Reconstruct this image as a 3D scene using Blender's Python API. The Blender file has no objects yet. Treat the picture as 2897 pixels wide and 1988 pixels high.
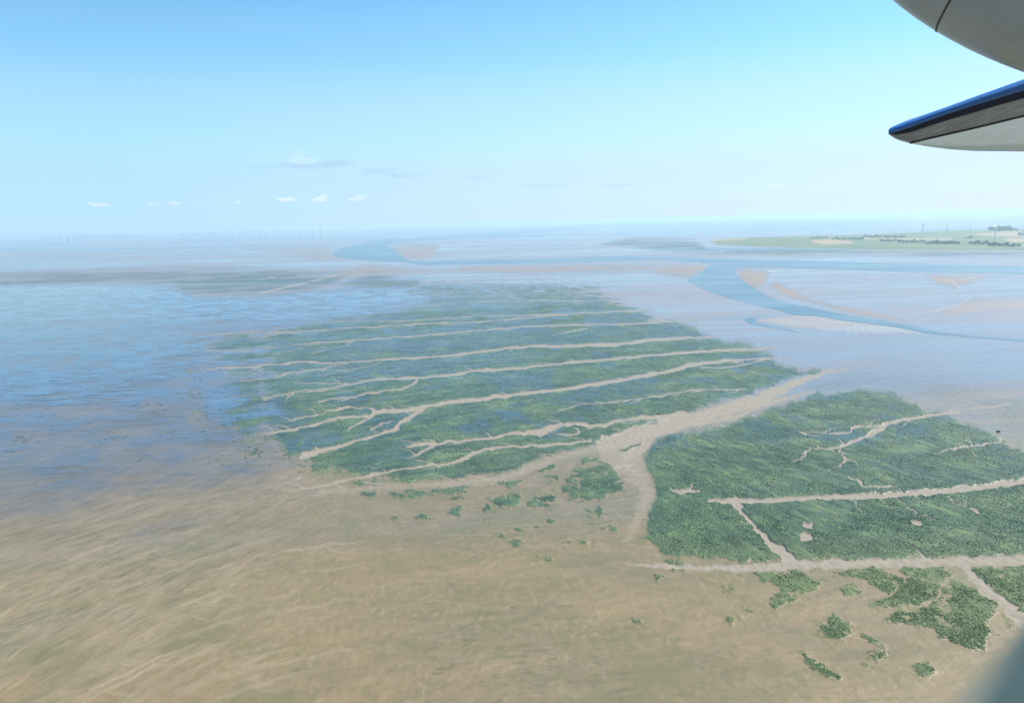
import bpy, math, random
import numpy as np
from mathutils import Matrix, Vector
R = math.radians
rnd = random.Random(7)
rng = np.random.default_rng(11)
sc = bpy.context.scene
col = sc.collection

# ------------------------------------------------------------------ camera
CAM_Z = 180.0
FPX = 740.0                       # focal length in pixels of a 1024 wide picture
PITCH, ROLL = R(9.95), R(1.42)
cp, sp = math.cos(PITCH), math.sin(PITCH)
_f = np.array([0, cp, -sp]); _u0 = np.array([0, sp, cp]); _x = np.array([1.0, 0, 0])
UPV = math.cos(ROLL) * _u0 + math.sin(ROLL) * _x
RTV = math.cos(ROLL) * _x - math.sin(ROLL) * _u0
FWV = _f
CAM = np.array([0, 0, CAM_Z])
cd = bpy.data.cameras.new('camera')
cam = bpy.data.objects.new('camera', cd); col.objects.link(cam)
cam.matrix_world = Matrix(((RTV[0], UPV[0], -FWV[0], 0), (RTV[1], UPV[1], -FWV[1], 0),
                           (RTV[2], UPV[2], -FWV[2], CAM_Z), (0, 0, 0, 1)))
cd.sensor_width = 36; cd.lens = FPX / 1024 * 36
cd.clip_start = 0.02; cd.clip_end = 900000
cd.dof.use_dof = True; cd.dof.focus_distance = 1500; cd.dof.aperture_fstop = 5.2
sc.camera = cam
K = 2897 / 1024.0                 # photograph pixels per picture pixel

# ------------------------------------------------------------------ light
SUN_EL, SUN_AZ = R(43), R(62)     # azimuth clockwise from the view direction (+Y)
world = bpy.data.worlds.new('World'); sc.world = world; world.use_nodes = True
wn, wl = world.node_tree.nodes, world.node_tree.links
wn.clear()
sky = wn.new('ShaderNodeTexSky'); sky.sky_type = 'NISHITA'; sky.sun_disc = False
sky.sun_elevation = SUN_EL; sky.sun_rotation = SUN_AZ
sky.altitude = 0; sky.air_density = 0.5; sky.dust_density = 0.0; sky.ozone_density = 3.0
SKY_STRENGTH = 0.125
bg = wn.new('ShaderNodeBackground'); bg.inputs['Strength'].default_value = SKY_STRENGTH
wo = wn.new('ShaderNodeOutputWorld')
# summer haze low in the sky: paler towards the horizon and towards the sun's side
tc = wn.new('ShaderNodeTexCoord'); sx = wn.new('ShaderNodeSeparateXYZ'); wl.new(tc.outputs['Generated'], sx.inputs[0])
tint = wn.new('ShaderNodeMix'); tint.data_type = 'RGBA'; tint.blend_type = 'MULTIPLY'; tint.inputs[0].default_value = 1
wl.new(sky.outputs[0], tint.inputs[6]); tint.inputs[7].default_value = (0.74, 1.23, 1.11, 1)
elev = wn.new('ShaderNodeValToRGB'); cr = elev.color_ramp; cr.interpolation = 'EASE'
for p_, v_ in ((0.0, .96), (.05, .92), (.13, .66), (.22, .25), (.32, 0.0)):
    e_ = cr.elements.new(p_); e_.color = (v_, v_, v_, 1)
cr.elements.remove(cr.elements[0]); cr.elements.remove(cr.elements[-1])
wl.new(sx.outputs['Z'], elev.inputs[0])
side = wn.new('ShaderNodeMapRange'); side.inputs[1].default_value = -.45; side.inputs[2].default_value = .75; wl.new(sx.outputs['X'], side.inputs[0])
low = wn.new('ShaderNodeMix'); low.data_type = 'RGBA'; wl.new(side.outputs[0], low.inputs[0])
low.inputs[6].default_value = tuple(c_ / SKY_STRENGTH for c_ in (.262, .388, .490)) + (1,)
low.inputs[7].default_value = tuple(c_ / SKY_STRENGTH for c_ in (.415, .455, .498)) + (1,)
mixs = wn.new('ShaderNodeMix'); mixs.data_type = 'RGBA'
wl.new(elev.outputs[0], mixs.inputs[0]); wl.new(tint.outputs[2], mixs.inputs[6]); wl.new(low.outputs[2], mixs.inputs[7])
wl.new(mixs.outputs[2], bg.inputs[0]); wl.new(bg.outputs[0], wo.inputs[0])
sd = bpy.data.lights.new('sun', 'SUN'); sd.energy = 3.7; sd.angle = R(0.53); sd.color = (1, 0.95, 0.87)
sun = bpy.data.objects.new('sun', sd); col.objects.link(sun)
sdir = Vector((math.sin(SUN_AZ) * math.cos(SUN_EL), math.cos(SUN_AZ) * math.cos(SUN_EL), math.sin(SUN_EL)))
sun.rotation_euler = sdir.to_track_quat('Z', 'Y').to_euler(); sun.location = (0, 0, 400)
sc.view_settings.view_transform = 'Standard'; sc.view_settings.look = 'None'
sc.view_settings.exposure = 0.95; sc.view_settings.gamma = 1.0
sc.render.engine = 'CYCLES'
sc.cycles.use_denoising = True
sc.cycles.max_bounces = 8; sc.cycles.transparent_max_bounces = 12; sc.cycles.volume_bounces = 5
sc.cycles.sample_clamp_indirect = 6

# ------------------------------------------------------------------ helpers
def tag(o, label=None, cat=None, group=None, kind=None):
    if label: o['label'] = label
    if cat: o['category'] = cat
    if group: o['group'] = group
    if kind: o['kind'] = kind
    return o
def empty(name, loc, label, cat, group=None):
    o = bpy.data.objects.new(name, None); col.objects.link(o); o.location = loc
    return tag(o, label, cat, group)
def npmesh(name, V, F, smooth=True):
    """V (n,3); F (m,k) all faces with k corners"""
    V = np.asarray(V, dtype=np.float32); F = np.asarray(F, dtype=np.int32)
    me = bpy.data.meshes.new(name)
    me.vertices.add(len(V)); me.vertices.foreach_set('co', V.ravel())
    m, k = F.shape
    me.loops.add(m * k); me.loops.foreach_set('vertex_index', F.ravel())
    me.polygons.add(m)
    me.polygons.foreach_set('loop_start', np.arange(0, m * k, k, dtype=np.int32))
    me.polygons.foreach_set('loop_total', np.full(m, k, dtype=np.int32))
    me.polygons.foreach_set('use_smooth', np.full(m, smooth, dtype=bool))
    me.update(calc_edges=True); me.validate()
    return me
def attr(me, name, arr):
    a = me.attributes.new(name, 'FLOAT', 'POINT'); a.data.foreach_set('value', np.asarray(arr, dtype=np.float32).ravel())
def link(name, me, mat=None, parent=None):
    o = bpy.data.objects.new(name, me); col.objects.link(o)
    if mat: me.materials.append(mat)
    if parent: o.parent = parent
    return o

def project(X, Y, Z):
    dx, dy, dz = X, Y, Z - CAM_Z
    c = dx * FWV[0] + dy * FWV[1] + dz * FWV[2]
    ok = c > 1e-3; cs = np.where(ok, c, 1.0)
    u = 512 + FPX * (dx * RTV[0] + dy * RTV[1] + dz * RTV[2]) / cs
    v = 351 - FPX * (dx * UPV[0] + dy * UPV[1] + dz * UPV[2]) / cs
    return np.where(ok, u * K, -1e5), np.where(ok, v * K, -1e5)
def ray(u, v):
    a, b = (u / K - 512) / FPX, (351 - v / K) / FPX
    return FWV + a * RTV + b * UPV
def ground(u, v, z=0.0):
    d = ray(u, v); t = (z - CAM_Z) / d[2]
    return CAM + d * t
def atdepth(u, v, t):
    return Vector(CAM + ray(u, v) * t)

def hash2(ix, iy, seed):
    n = (ix.astype(np.int64) * 374761393 + iy.astype(np.int64) * 668265263 + seed * 974634777) & 0x7fffffff
    n = ((n ^ (n >> 13)) * 1274126177) & 0x7fffffff
    n = (n ^ (n >> 16)) & 0xffff
    return n / 65535.0
def vnoise(x, y, seed=0):
    ix, iy = np.floor(x), np.floor(y); fx, fy = x - ix, y - iy
    fx = fx * fx * (3 - 2 * fx); fy = fy * fy * (3 - 2 * fy)
    ix, iy = ix.astype(np.int64), iy.astype(np.int64)
    a = hash2(ix, iy, seed) * (1 - fx) + hash2(ix + 1, iy, seed) * fx
    b = hash2(ix, iy + 1, seed) * (1 - fx) + hash2(ix + 1, iy + 1, seed) * fx
    return a * (1 - fy) + b * fy
def fbm(x, y, oct=4, seed=0):
    s = np.zeros_like(x); amp = 0.5; tot = 0
    for i in range(oct):
        s += amp * vnoise(x, y, seed + i * 17); tot += amp; amp *= 0.5; x = x * 2.03 + 5.1; y = y * 2.03 + 1.7
    return s / tot
def sstep(a, b, x):
    t = np.clip((x - a) / (b - a), 0, 1); return t * t * (3 - 2 * t)

def line_mask(U, V, pts, soft=1.5):
    """pts: (u, v, full width) in photograph pixels; 1 on the line, 0 off it"""
    pts = np.array(pts, float)
    pad = pts[:, 2].max() / 2 + soft + 6
    sel = np.where((U > pts[:, 0].min() - pad) & (U < pts[:, 0].max() + pad) & (V > pts[:, 1].min() - pad) & (V < pts[:, 1].max() + pad))[0]
    out = np.zeros(len(U)); 
    if not len(sel): return out
    u, v = U[sel], V[sel]; best = np.full(len(sel), 1e9); wn = .55 + .95 * fbm(u / 34, v / 12, 3, 140)
    for (x0, y0, w0), (x1, y1, w1) in zip(pts[:-1], pts[1:]):
        dx, dy = x1 - x0, y1 - y0
        t = np.clip(((u - x0) * dx + (v - y0) * dy) / (dx * dx + dy * dy + 1e-9), 0, 1)
        d = np.hypot(u - x0 - t * dx, v - y0 - t * dy) - (w0 + t * (w1 - w0)) / 2 * wn
        best = np.minimum(best, d)
    out[sel] = 1 - sstep(-soft, soft, best)
    return out
def poly_sdf(U, V, pts, pad=120):
    """positive inside, photograph pixels"""
    P = np.array(pts, float); out = np.full(len(U), -1e4)
    sel = np.where((U > P[:, 0].min() - pad) & (U < P[:, 0].max() + pad) & (V > P[:, 1].min() - pad) & (V < P[:, 1].max() + pad))[0]
    if not len(sel): return out
    u, v = U[sel], V[sel]; best = np.full(len(sel), 1e9); ins = np.zeros(len(sel), bool)
    n = len(P)
    for i in range(n):
        x0, y0 = P[i]; x1, y1 = P[(i + 1) % n]
        dx, dy = x1 - x0, y1 - y0
        t = np.clip(((u - x0) * dx + (v - y0) * dy) / (dx * dx + dy * dy + 1e-9), 0, 1)
        best = np.minimum(best, np.hypot(u - x0 - t * dx, v - y0 - t * dy))
        if y0 != y1:
            c = ((y0 > v) != (y1 > v)) & (u < (x1 - x0) * (v - y0) / (y1 - y0) + x0); ins ^= c
    out[sel] = np.where(ins, best, -best)
    return out
def smooth_pts(pts, n=6):
    """Catmull-Rom through the points"""
    P = np.array(pts, float); P = np.vstack([2 * P[0] - P[1], P, 2 * P[-1] - P[-2]]); out = []
    for i in range(1, len(P) - 2):
        for k in range(n):
            t = k / n; a, b, c, d = P[i - 1], P[i], P[i + 1], P[i + 2]
            out.append(0.5 * ((2 * b) + (c - a) * t + (2 * a - 5 * b + 4 * c - d) * t * t + (3 * b - a - 3 * c + d) * t ** 3))
    out.append(P[-2]); return np.array(out)

def closed_smooth(p, n=4):
    P = list(p); k = len(P); Q = np.array(P[-2:] + P + P[:2], float); out = []
    for i in range(2, 2 + k):
        for j in range(n):
            t = j / n; a, b, c_, d_ = Q[i - 1], Q[i], Q[i + 1], Q[i + 2] if i + 2 < len(Q) else Q[4]
            out.append(0.5 * ((2 * b) + (c_ - a) * t + (2 * a - 5 * b + 4 * c_ - d_) * t * t + (3 * b - a - 3 * c_ + d_) * t ** 3))
    return out

# ------------------------------------------------------------------ node helper
class NT:
    def __init__(s, name):
        s.m = bpy.data.materials.new(name); s.m.use_nodes = True; s.t = s.m.node_tree; s.t.nodes.clear()
        s.out = s.t.nodes.new('ShaderNodeOutputMaterial')
    def n(s, typ, **kw):
        nd = s.t.nodes.new(typ)
        for k, v in kw.items():
            if k in ('i',):
                for kk, vv in v.items(): s.set(nd, kk, vv)
            else: setattr(nd, k, v)
        return nd
    def set(s, nd, k, v):
        sock = nd.inputs[k]
        if isinstance(v, bpy.types.NodeSocket): s.t.links.new(v, sock)
        else: sock.default_value = v
    def attr(s, name): return s.n('ShaderNodeAttribute', attribute_name=name).outputs['Fac']
    def math(s, op, a, b=0.0, clamp=False):
        nd = s.n('ShaderNodeMath', operation=op, use_clamp=clamp); s.set(nd, 0, a); s.set(nd, 1, b); return nd.outputs[0]
    def mix(s, f, a, b):
        nd = s.n('ShaderNodeMix', data_type='RGBA'); s.set(nd, 0, f)
        for k, v in ((6, a), (7, b)):
            if isinstance(v, bpy.types.NodeSocket): s.t.links.new(v, nd.inputs[k])
            else: nd.inputs[k].default_value = (*v, 1)
        return nd.outputs[2]
    def pos(s): return s.n('ShaderNodeNewGeometry').outputs['Position']
    def mapped(s, vec, scale=(1, 1, 1), rot=0.0):
        nd = s.n('ShaderNodeMapping'); s.t.links.new(vec, nd.inputs[0]); nd.inputs['Rotation'].default_value = (0, 0, rot); nd.inputs['Scale'].default_value = scale
        return nd.outputs[0]
    def noise(s, vec, scale, detail=4.0, rough=0.55, dist=0.0):
        nd = s.n('ShaderNodeTexNoise', i={'Vector': vec, 'Scale': scale, 'Detail': detail, 'Roughness': rough, 'Distortion': dist}); return nd.outputs[0]
    def ramp(s, f, a, b):
        nd = s.n('ShaderNodeMapRange', interpolation_type='SMOOTHSTEP'); s.set(nd, 0, f); s.set(nd, 1, a); s.set(nd, 2, b); return nd.outputs[0]
    def bsdf(s, color, rough=0.8, spec=0.5, normal=None, **kw):
        b = s.n('ShaderNodeBsdfPrincipled')
        if isinstance(color, bpy.types.NodeSocket): s.t.links.new(color, b.inputs['Base Color'])
        else: b.inputs['Base Color'].default_value = (*color, 1)
        s.set(b, 'Roughness', rough); s.set(b, 'Specular IOR Level', spec)
        if normal is not None: s.t.links.new(normal, b.inputs['Normal'])
        for k, v in kw.items(): s.set(b, k.replace('_', ' '), v)
        return b.outputs[0]
    def bump(s, h, strength, dist):
        nd = s.n('ShaderNodeBump', i={'Height': h, 'Strength': strength, 'Distance': dist}); return nd.outputs[0]
    def surf(s, sh): s.t.links.new(sh, s.out.inputs[0]); return s.m
    def vol(s, sh): s.t.links.new(sh, s.out.inputs[1]); return s.m

# ------------------------------------------------------------------ what lies where (photograph pixels)
CREEKS = [
 [(1085,871,1),(1190,866,2),(1303,855,2.5),(1500,850,2.5),(1768,850,3)],
 [(872,909,1),(1120,907,2),(1250,901,3),(1350,893,4),(1492,891,5),(1682,883,6),(1785,880,6),(1850,876,4)],
 [(545,950,2),(638,943,4),(724,938,4),(810,939,5),(913,932,4),(1016,925,4),(1120,919,4),(1300,912,4),(1407,905,4),(1510,897,5),(1600,889,4)],
 [(665,958,1.5),(741,951,2),(803,940,3)],
 [(579,987,2),(634,993,5),(775,982,4),(879,970,4),(982,965,5),(1085,956,5),(1188,948,5),(1303,938,6),(1407,930,6),(1510,921,6),(1647,918,6),(1785,914,7),(1871,909,7),(2000,903,4)],
 [(789,998,2),(844,987,2),(879,973,3)], [(879,998,2),(958,981,3),(1009,963,3)], [(1561,949,2),(1613,938,3),(1661,926,3)],
 [(562,1049,2),(631,1041,5),(741,1034,5),(844,1024,6),(947,1024,6),(1051,1017,6),(1154,1012,7),(1300,1001,8),(1338,997,8),(1441,983,8),(1544,978,11),(1682,974,13),(1768,972,12),(1837,961,14),(1923,956,10),(2030,952,6)],
 [(682,1077,2),(768,1068,4),(844,1049,4),(930,1039,5),(982,1025,5)], [(693,1053,1),(734,1039,3),(748,1033,3)],
 [(900,1060,1),(960,1050,3),(1060,1030,3),(1100,1015,3)],
 [(748,1125,2),(796,1115,4),(844,1106,6),(930,1099,6),(1016,1080,9),(1085,1070,9),(1171,1068,9),(1300,1056,10),(1338,1048,9),(1510,1036,9),(1613,1024,9),(1716,1016,10),(1854,1004,10),(2026,991,9),(2138,988,7),(2200,980,4)],
 [(830,1084,2),(927,1082,4),(982,1085,5)], [(806,1132,2),(830,1111,6)],
 [(896,1132,3),(999,1122,5),(1030,1113,6),(1137,1098,7),(1182,1074,8)],
 [(986,1214,3),(1038,1184,9),(1072,1162,13),(1158,1160,12),(1244,1141,12),(1330,1130,13),(1481,1113,14),(1631,1094,13),(1760,1072,13),(1900,1048,14),(1962,1029,16),(2069,1018,9),(2177,1012,7),(2240,1010,4)],
 [(1980,1040,3),(2040,1038,4),(2110,1030,5),(2160,1016,5)],
 [(803,1190,2),(872,1176,4),(964,1154,6),(1029,1152,6),(1072,1162,10)],
 [(734,1227,3),(769,1220,6),(872,1203,6),(955,1183,7),(1042,1175,8)],
 [(1201,1156,10),(1145,1193,12),(1106,1219,9),(1007,1244,8),(956,1264,10),(900,1276,20),(848,1293,14)],
 [(1150,1182,8),(1125,1212,16),(1106,1219,9)], [(1045,1215,2),(1085,1196,4),(1110,1190,3)],
 [(1580,1158,3),(1674,1141,4),(1803,1128,5),(1897,1113,5),(1961,1104,5),(2112,1101,6)],
 [(1940,1168,14),(1900,1175,14),(1782,1184,11),(1700,1203,10),(1674,1205,9),(1631,1196,11),(1580,1205,14),(1530,1220,24),(1495,1222,15),(1416,1231,8),(1330,1244,7),(1244,1251,8),(1210,1270,8),(1145,1296,3)],
 [(1580,1226,5),(1620,1228,5),(1650,1217,4)], [(1150,1262,3),(1190,1255,12),(1240,1251,8)],
 [(1674,1248,9),(1502,1259,9),(1373,1270,9),(1309,1300,15),(1244,1311,10),(1115,1330,9),(1007,1352,9),(900,1377,6),(800,1385,3)],
 [(1717,1255,62),(1800,1230,52),(1900,1201,46),(1983,1177,44),(2090,1147,44),(2177,1115,40),(2241,1085,34),(2284,1068,18),(2349,1050,9),(2400,1043,4)],
 [(1770,1290,44),(1816,1266,26),(1847,1231,14),(1897,1218,11),(1961,1201,11),(2099,1171,11),(2198,1132,10),(2300,1108,8)],
 [(1696,1266,26),(1567,1296,20),(1481,1330,26),(1416,1352,26),(1330,1360,22),(1223,1367,16),(1072,1376,14),(900,1392,10)],
 [(1717,1275,56),(1782,1313,74),(1822,1365,56),(1832,1400,46),(1812,1440,36),(1795,1490,14),(1770,1530,6)],
 [(2005,1414,6),(2050,1416,16),(2090,1414,18),(2200,1412,12),(2327,1408,13),(2585,1395,17),(2757,1378,20),(2897,1360,22),(3200,1320,22)],
 [(2081,1420,20),(2122,1472,12),(2174,1529,20),(2215,1565,28),(2241,1590,40)],
 [(1770,1594,2),(1830,1598,7),(1890,1601,12),(2112,1606,20),(2267,1598,26),(2473,1592,26),(2679,1588,30),(2897,1583,30),(3300,1575,30)],
 [(2860,1143,3),(2757,1154,4),(2628,1175,8),(2521,1193,12),(2495,1212,16),(2456,1231,10),(2392,1257,8),(2353,1266,6),(2306,1266,5),(2271,1283,3)],
 [(2495,1205,6),(2435,1203,5),(2409,1210,5),(2392,1223,4),(2263,1221,3)], [(2375,1262,6),(2383,1287,5),(2435,1313,2)],
 [(2405,1345,3),(2428,1358,9),(2452,1375,6),(2534,1375,5),(2560,1392,5)], [(2640,1283,2),(2715,1266,4),(2822,1248,4),(2831,1238,4)],
 [(1897,1382,9),(1940,1389,12),(1985,1386,9)], [(2586,1545,5),(2600,1562,7),(2615,1580,9)],
 [(2684,1405,3),(2740,1428,2)], [(2535,1405,3),(2577,1440,2)], [(2423,1410,3),(2440,1446,2)], [(2090,1418,4),(2105,1440,2)],
 [(2280,1483,20),(2297,1483,22)], [(2276,1518,24),(2298,1519,18)], [(2585,1476,12),(2600,1478,14)], [(2755,1440,14),(2768,1446,10)],
 [(2720,1592,26),(2760,1640,28),(2807,1678,32),(2897,1752,36),(3000,1840,40)],
]
_r = random.Random(3)
RILLS = []
for c_ in CREEKS[:32] + CREEKS[35:46]:
    for (x0, y0, w0), (x1, y1, w1) in zip(c_[:-1], c_[1:]):
        L_ = math.hypot(x1 - x0, y1 - y0)
        if y0 < 880 or w0 > 40 or L_ < 25: continue
        for _ in range(int(L_ / 75 + _r.random())):
            t = _r.random(); x, y = x0 + t * (x1 - x0), y0 + t * (y1 - y0); s_ = max(.3, (y - 680) / 500)
            right = x > 1840 and y > 1130
            dx = (_r.choice((-1, 1)) if right else -1) * _r.uniform(18, 60) * s_; dy = _r.choice((-1, 1)) * _r.uniform(5, 16) * s_ * (1.8 if right else 1)
            RILLS.append([(x, y, 3.2 * s_ + .8), (x + dx * .35, y + dy * .65, 2.0 * s_ + .6), (x + dx * .7 + _r.uniform(-4, 4), y + dy * .85, 1.5 * s_ + .5), (x + dx, y + dy * 1.1, .8)])
C5 = lambda *p: [(900 + x / 2.324, 900 + y / 2.324) for x, y in p]
C7 = lambda *p: [(1700 + x / 1.9415, 1400 + y / 1.9415) for x, y in p]
# (outline, softness, density, wobble)
VEG = [
 ([(1040,800),(1150,787),(1300,785),(1560,792),(1690,797),(1730,828),(1790,862),(1850,893),(1875,908),(1960,915),(2010,940),(2120,968),(2180,990),(2205,1018),(2280,1038),(2330,1055),
   (2240,1080),(2150,1108),(2000,1158),(1880,1195),(1760,1232),(1690,1258),(1600,1285),(1480,1330),(1400,1352),(1300,1358),(1180,1362),(1080,1350),(960,1330),(860,1300),(800,1262),(700,1240),(600,1225),
   (520,1150),(440,1080),(420,1010),(470,955),(600,935),(760,925),(900,910),(1100,880),(1200,850),(1150,830),(1050,825)], 16, 1.0),
 ([(660,1250),(760,1235),(860,1245),(900,1290),(800,1290),(700,1275)], 14, .55),
 ([(850,1290),(950,1265),(1150,1290),(1100,1330),(960,1345),(850,1330)], 14, .6),
 ([(1000,1350),(1080,1340),(1150,1360),(1060,1368),(1000,1368)], 8, .5),
 ([(1816,1292),(1826,1262),(1860,1238),(1900,1228),(2000,1203),(2100,1180),(2200,1140),(2300,1112),(2420,1092),(2520,1108),(2600,1140),(2650,1160),(2720,1190),(2790,1225),(2897,1275),(3200,1390),(3200,1560),
   (2897,1572),(2400,1588),(2250,1590),(2150,1594),(2000,1588),(1880,1562),(1805,1528),(1822,1490),(1814,1450),(1852,1402),(1845,1360),(1818,1322)], 13, 1.0),
 (C7((820,420),(1080,410),(1220,490),(1100,560),(1000,590),(940,620),(920,580),(1010,510),(870,460)), 5, .95),
 (C7((1290,420),(1500,395),(1660,450),(1640,500),(1580,530),(1470,470),(1330,430)), 5, .95),
 (C7((1640,390),(1900,395),(1920,440),(1880,500),(1800,580),(1700,605),(1560,605),(1480,600),(1580,570),(1640,510),(1680,460)), 5, .98),
 (C7((1940,470),(2080,540),(2190,600),(2180,640),(2100,690),(2135,740),(2105,835),(2000,835),(1900,790),(1830,730),(1700,700),(1560,680),(1640,640),(1780,620),(1880,560),(1900,500)), 6, .98),
 (C7((2040,410),(2324,390),(2700,380),(2700,760),(2324,640),(2200,560)), 6, .95),
 (C7((1195,710),(1280,660),(1370,700),(1385,760),(1320,782),(1205,775)), 5, .9), (C7((1320,490),(1410,480),(1440,540),(1330,545)), 5, .85),
 (C7((2210,640),(2300,690),(2360,720),(2250,710)), 5, .85), (C7((1380,720),(1440,750),(1560,840),(1480,800)), 5, .85),
 (C7((1720,930),(1800,920),(1840,970),(1760,1000)), 9, .75), (C7((1470,870),(1560,870),(1540,900),(1460,940)), 9, .7), (C7((1100,860),(1200,930),(1320,990),(1310,1010),(1180,960)), 7, .75),
 (C7((350,355),(450,345),(480,400),(410,410)), 6, .8), (C7((280,430),(340,440),(320,470)), 5, .8), (C7((660,480),(730,490),(700,520)), 6, .65), (C7((680,650),(820,630),(900,610),(780,660),(720,700)), 9, .65), (C7((150,680),(240,680),(220,710),(150,710)), 9, .65),
 (C5((1680,1000),(1800,980),(1920,950),(1995,1110),(1950,1140),(1800,1180),(1650,1190),(1600,1120),(1640,1060)), 8, 1.),
 (C5((1500,1040),(1600,1040),(1590,1085),(1510,1080)), 5, .95), (C5((1110,1190),(1330,1150),(1345,1200),(1200,1230)), 8, .9), (C5((1370,1195),(1500,1150),(1600,1165),(1520,1230),(1370,1235)), 8, .95),
 (C5((1060,1250),(1100,1220),(1150,1250),(1090,1270)), 6, .9), (C5((1450,1005),(1500,960),(1570,945),(1560,975),(1470,1015)), 5, 1.), (C5((1720,935),(1850,885),(1875,905),(1740,960)), 4, .9),
 (C5((1530,745),(1650,708),(1735,730),(1600,770)), 3, 1.0), (C5((1995,875),(2100,800),(2260,735),(2150,820),(2080,885)), 3, .98), (C5((480,1150),(900,1112),(1200,1072),(1150,1100),(850,1140),(520,1170)), 9, .8),
 (C5((2100,1080),(2150,1070),(2130,1120),(2110,1150)), 5, .8), (C5((1250,1075),(1330,1050),(1340,1075),(1270,1095)), 5, .85), (C5((830,1260),(940,1240),(920,1280),(850,1285)), 7, .75), (C5((1780,1260),(1860,1240),(1870,1290),(1800,1300)), 7, .8),
]
for _ in range(70):   # scattered small tussocks below the fork
    x_, y_ = _r.uniform(820, 1800), _r.uniform(1345, 1600)
    if y_ > 1345 + (x_ - 700) * .30 or (x_ > 1690 and y_ < 1480): continue
    a_, b_ = _r.uniform(7, 24), _r.uniform(3, 7)
    VEG.append(([(x_ - a_, y_), (x_ - a_ * .3, y_ - b_), (x_ + a_ * .8, y_ - b_ * 1.2), (x_ + a_, y_ + b_ * .2), (x_ + a_ * .2, y_ + b_)], 4, _r.uniform(.55, .9)))
FAINT = [  # sparse grey-green beds
 ([(0,775),(300,762),(600,757),(760,762),(920,772),(990,770),(950,800),(860,822),(700,836),(520,830),(480,806),(300,800),(0,806)], 9, .85),
 ([(960,800),(1060,770),(1130,785),(1200,785),(1160,820),(1000,815)], 10, .75),
 ([(2000,702),(2240,702),(2500,708),(2897,708),(3200,706),(3200,738),(2897,728),(2500,722),(2200,722),(1950,716),(1700,690),(1800,672),(1960,676)], 5, .95),
 ([(2290,1108),(2440,1085),(2600,1110),(2800,1165),(2897,1215),(3100,1300),(3100,1200),(2897,1130),(2700,1060),(2560,1040),(2380,1060)], 24, .35),
]
WATER_LEFT = [(-900,806),(0,806),(300,803),(480,812),(540,838),(700,842),(860,826),(1000,812),(1150,806),(1300,800),(1560,806),(1640,815),(1500,842),(1320,862),(1180,882),(1150,906),(1130,960),(1100,1000),
              (1050,1050),(1010,1100),(960,1150),(930,1215),(920,1240),(900,1300),(900,1500),(900,1990),(300,2300),(-900,2300)]
PUDDLE = [([(900,1010),(1120,960),(1420,955),(1440,975),(1160,1000),(950,1018)], .5), ([(900,1050),(1100,1030),(1300,1010),(1320,1030),(1100,1060),(960,1072)], .45), ([(560,1110),(650,1080),(790,1130),(820,1180),(700,1220),(600,1200)], .9), ([(830,1240),(900,1232),(960,1235),(880,1262),(820,1270)], .8)]
FARM = [(2010,680),(2060,674),(2130,671),(2294,667),(2440,664),(2560,658),(2680,651),(2800,648),(3300,640),(3300,708),(2897,708),(2700,708),(2500,706),(2350,703),(2240,700),(2120,696),(2030,691)]
TAN = [[(2296,679),(2360,676),(2410,683),(2416,688),(2330,691),(2300,686)], [(2443,674),(2560,673),(2693,674),(2693,678),(2560,678),(2445,677)], [(2759,660),(2830,657),(3000,655),(3000,669),(2840,668),(2770,666)], [(2838,676),(2900,674),(3000,674),(3000,684),(2860,684)], [(2016,677),(2110,673),(2110,677),(2020,682)]]
MEANDER = [(1800,734),(1650,741),(1502,744),(1287,747),(1201,748),(1141,741),(1029,735),(970,729),(939,718),(960,704),(1008,692),(1094,679),(1244,667),(1416,654),(1675,634),(1900,624),
           (2100,620),(2420,622),(2560,628),(2440,633),(2250,637),(2000,640),(1800,641),(1675,646),(1416,665),(1280,673),(1200,680),(1107,688),(1098,696),(1120,708),(1140,722),(1155,734),(1201,738),(1330,736),(1502,732),(1717,725),(1800,724)]
CROSS = [(1790,724),(1950,727),(2100,732),(2300,738),(2600,745),(2897,752),(3300,762),(3300,790),(2897,774),(2600,768),(2400,762),(2210,756),(2130,755),(2088,759),(2081,771),(2102,792),(2140,818),(2187,842),(2239,858),(2310,872),(2390,889),(2484,903),(2602,927),(2697,943),(2897,957),(3300,985),
         (3300,1000),(2897,965),(2697,948),(2626,941),(2555,927),(2461,915),(2366,903),(2319,894),(2248,889),(2201,875),(2130,860),(2064,842),(2017,827),(1975,809),(1946,790),(1989,766),(2008,747),(1942,738),(1847,733),(1790,734)]
INLET = [(2107,905),(2115,899),(2138,899),(2142,911),(2185,920),(2230,930),(2260,940),(2225,933),(2180,925),(2130,916)]
SANDBAR = [(2140,908),(2200,896),(2290,889),(2400,905),(2520,922),(2600,945),(2480,945),(2350,938),(2230,925)]
BANKS = [([(2085,768),(2110,760),(2180,770),(2160,800),(2240,840),(2400,880),(2600,915),(2500,890),(2300,850),(2200,800),(2130,812),(2100,792)], .8), ([(1900,746),(1990,748),(2000,760),(1950,788),(1900,780),(1850,770)], .6),
         ([(1300,750),(1500,748),(1950,742),(1980,752),(1850,765),(1500,775),(1300,765)], .5), ([(1090,700),(1150,690),(1240,690),(1230,720),(1190,732),(1140,722)], .6), ([(880,790),(990,760),(1040,745),(1200,765),(1050,775),(960,790)], .5), ([(650,690),(930,690),(935,722),(960,735),(900,735)], .4),
         ([(2620,775),(2680,780),(2760,780),(2800,775),(2760,795),(2700,815),(2650,800)], .7), ([(2660,880),(2760,845),(2900,850),(3000,870),(2760,880),(2680,895)], .5)]
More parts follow.
